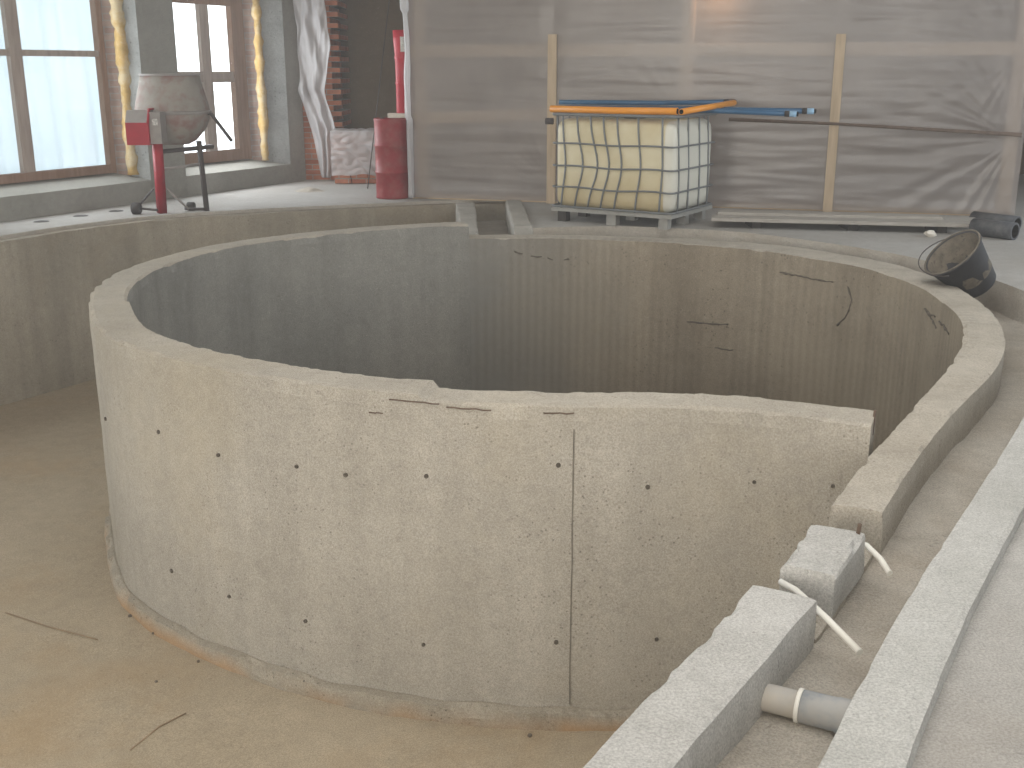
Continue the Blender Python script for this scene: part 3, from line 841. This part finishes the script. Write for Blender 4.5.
bm = bmesh.new(); lathe(bm, [(0, .0), (.12, .0), (.12, .02), (.1, .03), (0, .03)], (0, 0, 1.09), 24); part('tank_lid', bm, 'dark_metal', ib)
# cage: uprights on four sides, three rings and a top frame
ZT = 1.135
def bend(s, z, amp):
    return amp*math.sin((z-.15)/.98*PI*2.0+s*3)
front_x = [-.58, -.41, -.25, -.10, .06, .30, .57]
for x in front_x:
    bm = bmesh.new(); am = .04*max(0, 1-abs(x+.2)/.45)
    pts = [(x+(.5 if x < -.5 else 1.15-1.1*abs(x+.25))*(.085*math.exp(-((z-.62)/.27)**2)-.05*max(0, .5-z)), -HY-.006-.006*math.sin(z*3), z) for z in [.155+(ZT-.155)*k/12 for k in range(13)]]
    tube(bm, pts, .0100, 6); part('cage_upright', bm, 'galv', ib)
for x in front_x[::2]:
    bm = bmesh.new(); tube(bm, [(x, HY, .155), (x, HY, ZT)], .0100, 6); part('cage_upright', bm, 'galv', ib)
for y in (-.42, -.17, .12, .36):
    for sx in (1, -1):
        bm = bmesh.new()
        tube(bm, [(sx*(HX+.002+.004*math.sin(z*4)), y+.03*math.sin(z*3.2+.5), z) for z in [.155+(ZT-.155)*k/8 for k in range(9)]], .0100, 6)
        part('cage_upright', bm, 'galv', ib)
def ring(z, r, sag=0):
    bm = bmesh.new(); hx, hy, q = HX+.012, HY+.012, .06
    pts = []
    for cx, cy, a0 in ((hx-q, -hy+q, -90), (hx-q, hy-q, 0), (-hx+q, hy-q, 90), (-hx+q, -hy+q, 180)):
        for k in range(5):
            a = math.radians(a0+90*k/4); pts.append((cx+q*math.cos(a), cy+q*math.sin(a), z))
    # front run, wavy
    front = [(-hx+q+(2*hx-2*q)*k/10, -hy-.004, z+sag*math.sin(k*.9)) for k in range(1, 10)]
    pts = pts+front; pts.append(pts[0])
    tube(bm, pts, r, 6, caps=False); return bm
for z, sg in ((.375, .010), (.60, .008), (.835, .006)): part('cage_ring', ring(z, .0105, sg), 'galv', ib)
part('cage_ring', ring(.17, .012), 'galv', ib)
part('top_frame', ring(ZT, .018), 'galv', ib)
for y in (-.2, .2):
    bm = bmesh.new(); tube(bm, [(-HX-.01, y, ZT+.0), (HX+.01, y, ZT+.0)], .014, 8); part('top_bar', bm, 'galv', ib)
bm = bmesh.new(); tube(bm, [(-HX-.01, -HY+.02, 1.06), (-HX-.09, -HY-.01, 1.06)], .035, 10); part('corner_clip', bm, 'dark_metal', ib)

# ------------------------------------------------------------------ pipes lying on the cage
def pipe(name, pts, r, m, label, end=None, group=None, hol=.8):
    root = empty(name, pts[0], label, 'pipe', group)
    bm = bmesh.new(); tube(bm, pts, r, 14, hollow=hol, mi=0, mi_in=1)
    link('pipe_shell', bm, [m, 'hole'], root)
    if end:
        bm = bmesh.new(); a, b = Vector(pts[-2]), Vector(pts[-1]); d = (b-a).normalized()
        tube(bm, [b-d*.10, b-d*.05], r*1.14, 14, mi=0); link('pipe_collar', bm, 'rubber', root)
        bm = bmesh.new(); tube(bm, [b-d*.05, b+d*.02], r*1.12, 14, hollow=.72, mi=0, mi_in=1)
        link('pipe_socket', bm, [end, 'hole'], root)
    return root
ZP = ZT+.018
pipe('orange_pipe', [(.415, 12.06, ZP+.036), (1.05, 11.70, ZP+.030), (1.655, 11.325, ZP+.036)], .036, 'orange', 'orange pipe lying along the front edge of the caged tank')
pipe('orange_pipe', [(1.69, 11.30, ZP+.032), (2.40, 12.26, ZP+.092)], .031, 'orange', 'orange pipe lying along the right edge of the caged tank')
pipe('orange_pipe', [(.62, 12.22, ZP+.028), (1.60, 11.60, ZP+.028)], .028, 'orange', 'short orange pipe just behind the front orange pipe on the tank')
pipe('blue_pipe', [(.52, 12.55, ZP+.09), (1.6, 12.42, ZP+.085), (2.42, 12.45, ZP+.098)], .026, 'blue', 'blue pipe at the back of the tank top with a brown right end', 'rust')
pipe('blue_pipe', [(.75, 12.46, ZP+.03), (1.9, 12.12, ZP+.03), (3.14, 11.86, ZP+.018)], .028, 'blue', 'longest blue pipe, reaching farthest right past the tank', 'pale_blue')
pipe('blue_pipe', [(.8, 12.33, ZP+.03), (1.95, 11.95, ZP+.028), (2.92, 11.70, ZP-.005)], .027, 'blue', 'blue pipe sticking out lowest at the right of the tank', 'pale_blue')
pipe('blue_pipe', [(.6, 12.66, ZP+.03), (1.6, 12.35, ZP+.03), (2.35, 12.28, ZP+.03)], .026, 'blue', 'blue pipe lying underneath the other blue pipes at the back of the tank')

# ------------------------------------------------------------------ boards and black pipes
def board(pa, pb, w, z, th, label, cat='board'):
    a, b = Vector(pa), Vector(pb); d = (b-a).normalized(); nn = Vector((-d.y, d.x))
    bm = bmesh.new(); L = (b-a).length
    box(bm, 0, L, -w/2, w/2, z, z+th, lambda x, y, zz: (*(a+d*x+nn*y), zz)); bevel(bm, .004, 1)
    bm.faces.ensure_lookup_table()
    if 'front one' in label:
        for f in bm.faces:
            f.normal_update()
            if f.normal.dot(Vector((d.x, d.y, 0))) > .9 or f.normal.dot(Vector((d.x, d.y, 0))) < -.9: f.material_index = 1
    return tag(link('long_board', bm, ['board', 'scrap']), label, cat, None)
board((2.1, 11.60), (4.62, 11.11), .26, .075, .035, 'long grey board, front one of the stack beside the black pipes')
board((2.2, 11.88), (4.80, 11.38), .24, .075, .035, 'long grey board, rear one at the bottom of the stack')
board((2.2, 11.79), (4.42, 11.37), .22, .112, .03, 'shorter grey board lying on top of the two long boards')
for k, (x, y) in enumerate(((2.55, 11.62), (3.5, 11.44), (4.35, 11.27))):
    bm = bmesh.new(); box(bm, x-.05, x+.05, y-.15, y+.2, 0, .074); bevel(bm, .005, 1)
    tag(link('bearer', bm, 'dark_block'), ['dark wooden bearer under the board stack nearest the tank', 'dark wooden bearer under the middle of the board stack', 'dark wooden bearer under the right end of the boards'][k], 'bearer')
pipe('black_pipe', [(4.60, 10.98, .085), (4.87, 10.64, .085)], .085, 'pipe_black', 'black pipe, front one beside the end of the boards', hol=.78)
pipe('black_pipe', [(4.86, 11.62, .08), (5.14, 11.20, .08)], .08, 'pipe_black', 'black pipe, rear one half hidden behind the front pipe', hol=.78)
bm = bmesh.new(); bmesh.ops.create_icosphere(bm, subdivisions=2, radius=.05)
for v in bm.verts: v.co = Vector((v.co.x*1.2, v.co.y, v.co.z*.7))*(1+.5*noise.noise(v.co*25)); v.co += Vector((4.14, 10.86, .032))
tag(link('white_scrap', bm, 'scrap'), 'small white lump on the floor in front of the board stack', 'scrap')

# ------------------------------------------------------------------ bucket
bu = empty('bucket', (3.63, 8.42, -.12), 'cement-crusted black bucket tipped on its side on the channel edge', 'bucket')
axis = Vector((-.68, -.12, .70)).normalized(); base = Vector((3.63, 8.42, -.02))
rotm = axis.to_track_quat('Z', 'Y').to_matrix().to_4x4()
T = Matrix.Translation(base) @ rotm
HB = .36; RB, RT = .145, .225
bm = bmesh.new(); lathe(bm, [(0, 0), (RB-.01, 0), (RB, .012), (RT, HB), (RT+.012, HB+.004), (RT+.012, HB+.016), (RT-.004, HB+.018), (RT-.012, HB+.01)], (0, 0, 0), 40)
bm.transform(T); link('bucket_shell', bm, 'bucket', bu)
bm = bmesh.new(); lathe(bm, [(RT-.006, HB+.016), (RT-.014, HB), (RB+.03, .12), (RB-.02, .07), (0, .06)], (0, 0, 0), 40)
for v in bm.verts:
    if v.co.z < HB-.01: v.co += Vector((noise.noise(v.co*14), noise.noise(v.co*14+Vector((5, 0, 0))), noise.noise(v.co*11)))*.012
bm.transform(T); link('cement_crust', bm, 'bucket_in', bu)
bm = bmesh.new(); lathe(bm, [(RT+.006, HB+.012), (RT+.012, HB+.02), (RT+.004, HB+.026), (RT-.004, HB+.02), (RT+.006, HB+.012)], (0, 0, 0), 40)
bm.transform(T); link('bucket_rim', bm, 'bucket_in', bu)
inv = T.inverted()
bm = bmesh.new(); pts = []
wl = (inv.to_3x3() @ Vector((-.62, .1, .35))); wl.z = 0; ang = math.atan2(wl.y, wl.x)
for k in range(21):
    a = PI*k/20; lx = math.cos(a); ly = math.sin(a)
    c = Vector((lx*(RT+.012), 0, HB-.02)); u = Vector((0, 1, .35)).normalized()
    p_ = c+u*ly*.27
    p_ = Matrix.Rotation(ang-PI/2, 4, 'Z') @ p_
    pts.append(T @ p_)
tube(bm, pts, .0045, 6); link('bail_handle', bm, 'dark_metal', bu)

# ------------------------------------------------------------------ pipes in the channel
dp = empty('drain_pipe', (.82, 2.73, -.12), 'grey drain pipe with a darker socket crossing the sandy channel', 'pipe')
bm = bmesh.new(); tube(bm, [(.60, 2.84, -.128), (.83, 2.725, -.128)], .040, 18); link('pipe_shell', bm, 'drain', dp)
bm = bmesh.new(); tube(bm, [(.815, 2.732, -.128), (.9, 2.69, -.128), (.905, 2.687, -.128), (1.0, 2.64, -.128)], [.047, .047, .05, .05], 18); link('pipe_socket', bm, 'drain_dark', dp)
bm = bmesh.new(); tube(bm, [(.806, 2.737, -.128), (.817, 2.731, -.128)], .049, 18); link('seal_ring', bm, 'white_plastic', dp)
def conduit(pts, label):
    bm = bmesh.new(); tube(bm, pts, .011, 10); return tag(link('white_conduit', bm, 'white_plastic'), label, 'conduit')
conduit([(.895, 3.345, -.045), (.93, 3.285, -.045), (.985, 3.11, -.055), (1.045, 2.955, -.085)], 'long white conduit poking through the gap beside the loose block')
conduit([(1.16, 3.80, -.06), (1.285, 3.665, -.06), (1.305, 3.57, -.07), (1.315, 3.50, -.09)], 'short white conduit stub behind the loose concrete block')
bm = bmesh.new(); tube(bm, [(1.235, 3.635, -.03), (1.24, 3.63, .04)], .008, 8); bm2 = bm
tag(link('rebar_stub', bm, 'rust'), 'short dark rebar stub sticking up from the loose block', 'rebar')

# ------------------------------------------------------------------ concrete mixer
mx = empty('concrete_mixer', (-3.9, 12.98, 0), 'dusty red concrete mixer standing in front of the second window', 'concrete mixer')
D = Vector((-3.90, 13.02, 0))
bm = bmesh.new()
lathe(bm, [(0, .76), (.16, .76), (.24, .80), (.36, .93), (.41, 1.05), (.415, 1.13), (.41, 1.19), (.35, 1.42), (.325, 1.53), (.315, 1.53), (.34, 1.40), (.395, 1.18), (.39, 1.05), (.2, .82), (0, .80)], D, 40)
drum = link('mixing_drum', bm, 'mixer_drum', mx)
bm = bmesh.new(); lathe(bm, [(.412, 1.10), (.435, 1.105), (.435, 1.135), (.412, 1.14), (.412, 1.10)], D, 40); link('ring_gear', bm, 'mixer_grey', drum)
bm = bmesh.new(); lathe(bm, [(.318, 1.52), (.338, 1.525), (.338, 1.545), (.318, 1.545), (.318, 1.52)], D, 40); link('drum_lip', bm, 'mixer_grey', drum)
bm = bmesh.new(); box(bm, -4.235, -3.985, 12.36, 12.58, .79, 1.03); bevel(bm, .012); hs = link('motor_housing', bm, 'mixer_red', mx)
bm = bmesh.new(); prism(bm, [(12.36, 1.03), (12.58, 1.03), (12.58, 1.16), (12.44, 1.16)], -4.235, -3.985, lambda y, z, x: (x, y, z)); link('housing_cover', bm, 'mixer_grey', hs)
bm = bmesh.new(); tube(bm, [(-3.985, 12.35, 1.02), (-3.985, 12.43, 1.17), (-3.985, 12.58, 1.17)], .014, 6); link('cover_edge', bm, 'mixer_red', hs)
bm = bmesh.new(); box(bm, -3.985, -3.86, 12.40, 12.6, .80, 1.14); bevel(bm, .01); link('gear_cover', bm, 'mixer_grey', mx)
bm = bmesh.new(); box(bm, -3.95, -3.89, 12.392, 12.40, 1.0, 1.07); link('label', bm, 'label', mx)
bm = bmesh.new(); tube(bm, [(-4.03, 12.72, .0), (-3.99, 12.62, .45), (-3.96, 12.54, .82)], [.06, .06, .06], 4); link('stand_leg', bm, 'mixer_red', mx)
bm = bmesh.new(); tube(bm, [(-3.57, 12.93, .0), (-3.60, 12.95, .60), (-3.61, 12.96, .80)], .032, 4); o = link('stand_leg', bm, 'dark_metal', mx)
bm = bmesh.new(); tube(bm, [(-3.52, 13.2, .72), (-3.60, 12.96, .72), (-3.95, 12.66, .70), (-3.95, 12.57, .80)], .028, 6); link('yoke', bm, 'dark_metal', mx)
bm = bmesh.new(); tube(bm, [(-3.98, 12.64, .50), (-3.60, 12.95, .54)], .016, 6); link('cross_brace', bm, 'mixer_grey', mx)
bm = bmesh.new(); tube(bm, [(-4.0, 12.68, .34), (-3.76, 12.86, .03)], .013, 6); link('cross_brace', bm, 'mixer_grey', mx)
bm = bmesh.new(); tube(bm, [(-4.30, 12.62, .07), (-4.02, 12.72, .03)], .014, 6); tube(bm, [(-4.28, 12.66, .08), (-4.18, 12.95, .25)], .012, 6); link('axle', bm, 'dark_metal', mx)
bm = bmesh.new(); tube(bm, [(-3.82, 12.90, .03), (-3.58, 12.94, .02)], .018, 6); link('foot_rail', bm, 'dark_metal', mx)
for x, y, r, w in ((-4.29, 12.63, .065, .10), (-3.76, 12.96, .05, .09)):
    bm = bmesh.new(); tube(bm, [(x-w/2, y, r), (x-w*.4, y, r), (x+w*.4, y, r), (x+w/2, y, r)], [r*.8, r, r, r*.8], 18); link('wheel', bm, 'rubber', mx)
bm = bmesh.new(); tube(bm, [(-3.58, 13.0, 1.13), (-3.45, 12.98, 1.10), (-3.22, 12.92, .80)], .02, 6); link('tilting_arm', bm, 'dark_metal', mx)

# ------------------------------------------------------------------ small things
bm = grid(lambda u, v: (-2.75+(u-.5)*.75, 15.1+(v-.5)*.6, max(-.02, .06*math.exp(-((u-.5)**2+(v-.5)**2)*22)-.012+.012*noise.noise(Vector((u*9, v*9, 0))))), 30, 30)
tag(link('sand_heap', bm, 'sand', smooth=True), 'small flat heap of sand on the floor below the plastic curtain', 'sand heap')
for k, (x, y) in enumerate(((-5.12, 11.99), (-4.87, 12.46), (-4.62, 12.90))):  # raised dark discs stand in for the shaded recesses in the ledge
    bm = bmesh.new(); lathe(bm, [(0, .006), (.07, .006), (.085, 0), (.09, -.01)], (x, y, 0), 16)
    tag(link('floor_plate', bm, 'dark_block'), ['round dark plate in the ledge floor, leftmost of three', 'round dark plate in the ledge floor, middle of three', 'round dark plate in the ledge floor nearest the mixer'][k], 'floor plate')
STONES = [(-2.32, 6.03, .014, 'small dark pebble on the basin floor nearest the left foot of the pool wall'),
          (-2.11, 5.82, .011, 'tiny pebble on the basin floor just in front of the sandy plinth'),
          (-1.76, 5.50, .011, 'small pebble lying close against the plinth, below the lower tie holes'),
          (-1.93, 5.29, .010, 'lone tiny pebble out on the basin floor, away from the plinth'),
          (.09, 4.79, .013, 'small dark pebble in front of the plinth near the formwork seam')]
for pts, lab in (([(-3.09, 6.07), (-2.75, 5.89), (-2.41, 5.74)], 'thin brown twig on the sandy floor at the left edge'), ([(-1.86, 4.66), (-1.78, 4.86), (-1.68, 4.98)], 'thin brown twig on the sandy floor at the bottom edge')):
    bm = bmesh.new(); tube(bm, [(x, y, -1.592) for x, y in pts], .0035, 6); tag(link('twig', bm, 'twig'), lab, 'twig')
for k, (x, y, r, lab) in enumerate(STONES):
    bm = bmesh.new(); bmesh.ops.create_icosphere(bm, subdivisions=1, radius=r)
    for v in bm.verts: v.co = v.co*(1+.4*noise.noise(v.co*60+Vector((k, 0, 0)))); v.co = Vector((v.co.x+x, v.co.y+y, v.co.z*.7-1.6+r*.5))
    tag(link('pebble', bm, 'stone'), lab, 'pebble', 'pebbles on the basin floor')

# parts keep world placement: give each its own offset-free transform
# (vertices are already relative to the parent's origin)

# ------------------------------------------------------------------ dust in the air
t = NT('dusty_air'); vs_ = t.n('ShaderNodeVolumeScatter', Density=.0085, Anisotropy=.2)
vs_.inputs['Color'].default_value = (.97, .96, .95, 1); t.l(vs_.outputs[0], t.out.inputs['Volume']); M['haze'] = t.m
bm = bmesh.new()
prism(bm, [(-11.3, -6.7), (9.5, -6.7), (9.5, 17.8), W(5.45, .47, 0)[:2], W(-12.3, .47, 0)[:2]], -2.1, CEIL+.1)
tag(link('dust_haze', bm, 'haze'), kind='structure')

# ------------------------------------------------------------------ camera
cam = bpy.data.cameras.new('camera'); cam.lens = 1100*36/1024; cam.sensor_width = 36; cam.clip_start = .05
co = bpy.data.objects.new('camera', cam); co.location = (0, 0, 1.6); co.rotation_euler = (math.radians(90-16), 0, 0)
C.objects.link(co); bpy.context.scene.camera = co

# ------------------------------------------------------------------ light
w = bpy.data.worlds.new('sky'); bpy.context.scene.world = w; w.use_nodes = True
bg = w.node_tree.nodes['Background']; bg.inputs['Color'].default_value = (.90, .96, 1.0, 1); bg.inputs['Strength'].default_value = 3.2
def area(name, loc, rot, sx, sy, power, col):
    l = bpy.data.lights.new(name, 'AREA'); l.shape = 'RECTANGLE'; l.size = sx; l.size_y = sy; l.energy = power; l.color = col
    o = bpy.data.objects.new(name, l); o.location = loc; o.rotation_euler = rot; C.objects.link(o); return o
# added daylight at the unseen windows behind the photographer
for x, p_, c_ in ((-6.0, 560, (1, .92, .80)), (-1.5, 230, (1, .95, .89)), (3.0, 110, (1, .98, .95))):
    area('window_daylight', (x, -6.45, 2.1), (math.radians(90), 0, 0), 2.8, 2.6, p_, c_)
# added unseen sources: cool daylight by the right wall, even fill under the ceiling
area('window_daylight', (9.2, 9.0, 2.1), (math.radians(90), 0, math.radians(90)), 4.6, 2.6, 250, (.84, .92, 1))
area('roof_light', (1.0, 4.5, CEIL-.03), (0, 0, 0), 6.5, 9, 300, (1, .98, .95))  # added overhead fill; the ceiling has no opening here
# daylight through the windows on the left
wa = math.atan2(WD.y, WD.x)
for s, z, sx, sy, p_ in ((-4.25, 1.65, 2.3, 2.4, 130), (.7, 1.65, 2.4, 2.4, 70), (3.7, 1.45, 1.4, 2.0, 80)):
    area('window_daylight', W(s, .30, z), (math.radians(90), 0, wa+PI), sx, sy, p_, (.93, .97, 1))
pl = bpy.data.lights.new('lamp_glow', 'POINT'); pl.energy = 9; pl.color = (1, .55, .25); pl.shadow_soft_size = .06
po_ = bpy.data.objects.new('lamp_glow', pl); po_.location = q+Vector((0, .02, -.11)); C.objects.link(po_)

sc = bpy.context.scene
sc.view_settings.view_transform = 'Standard'; sc.view_settings.look = 'None'; sc.view_settings.gamma = 1
sc.view_settings.use_curve_mapping = False; sc.view_settings.exposure = 0
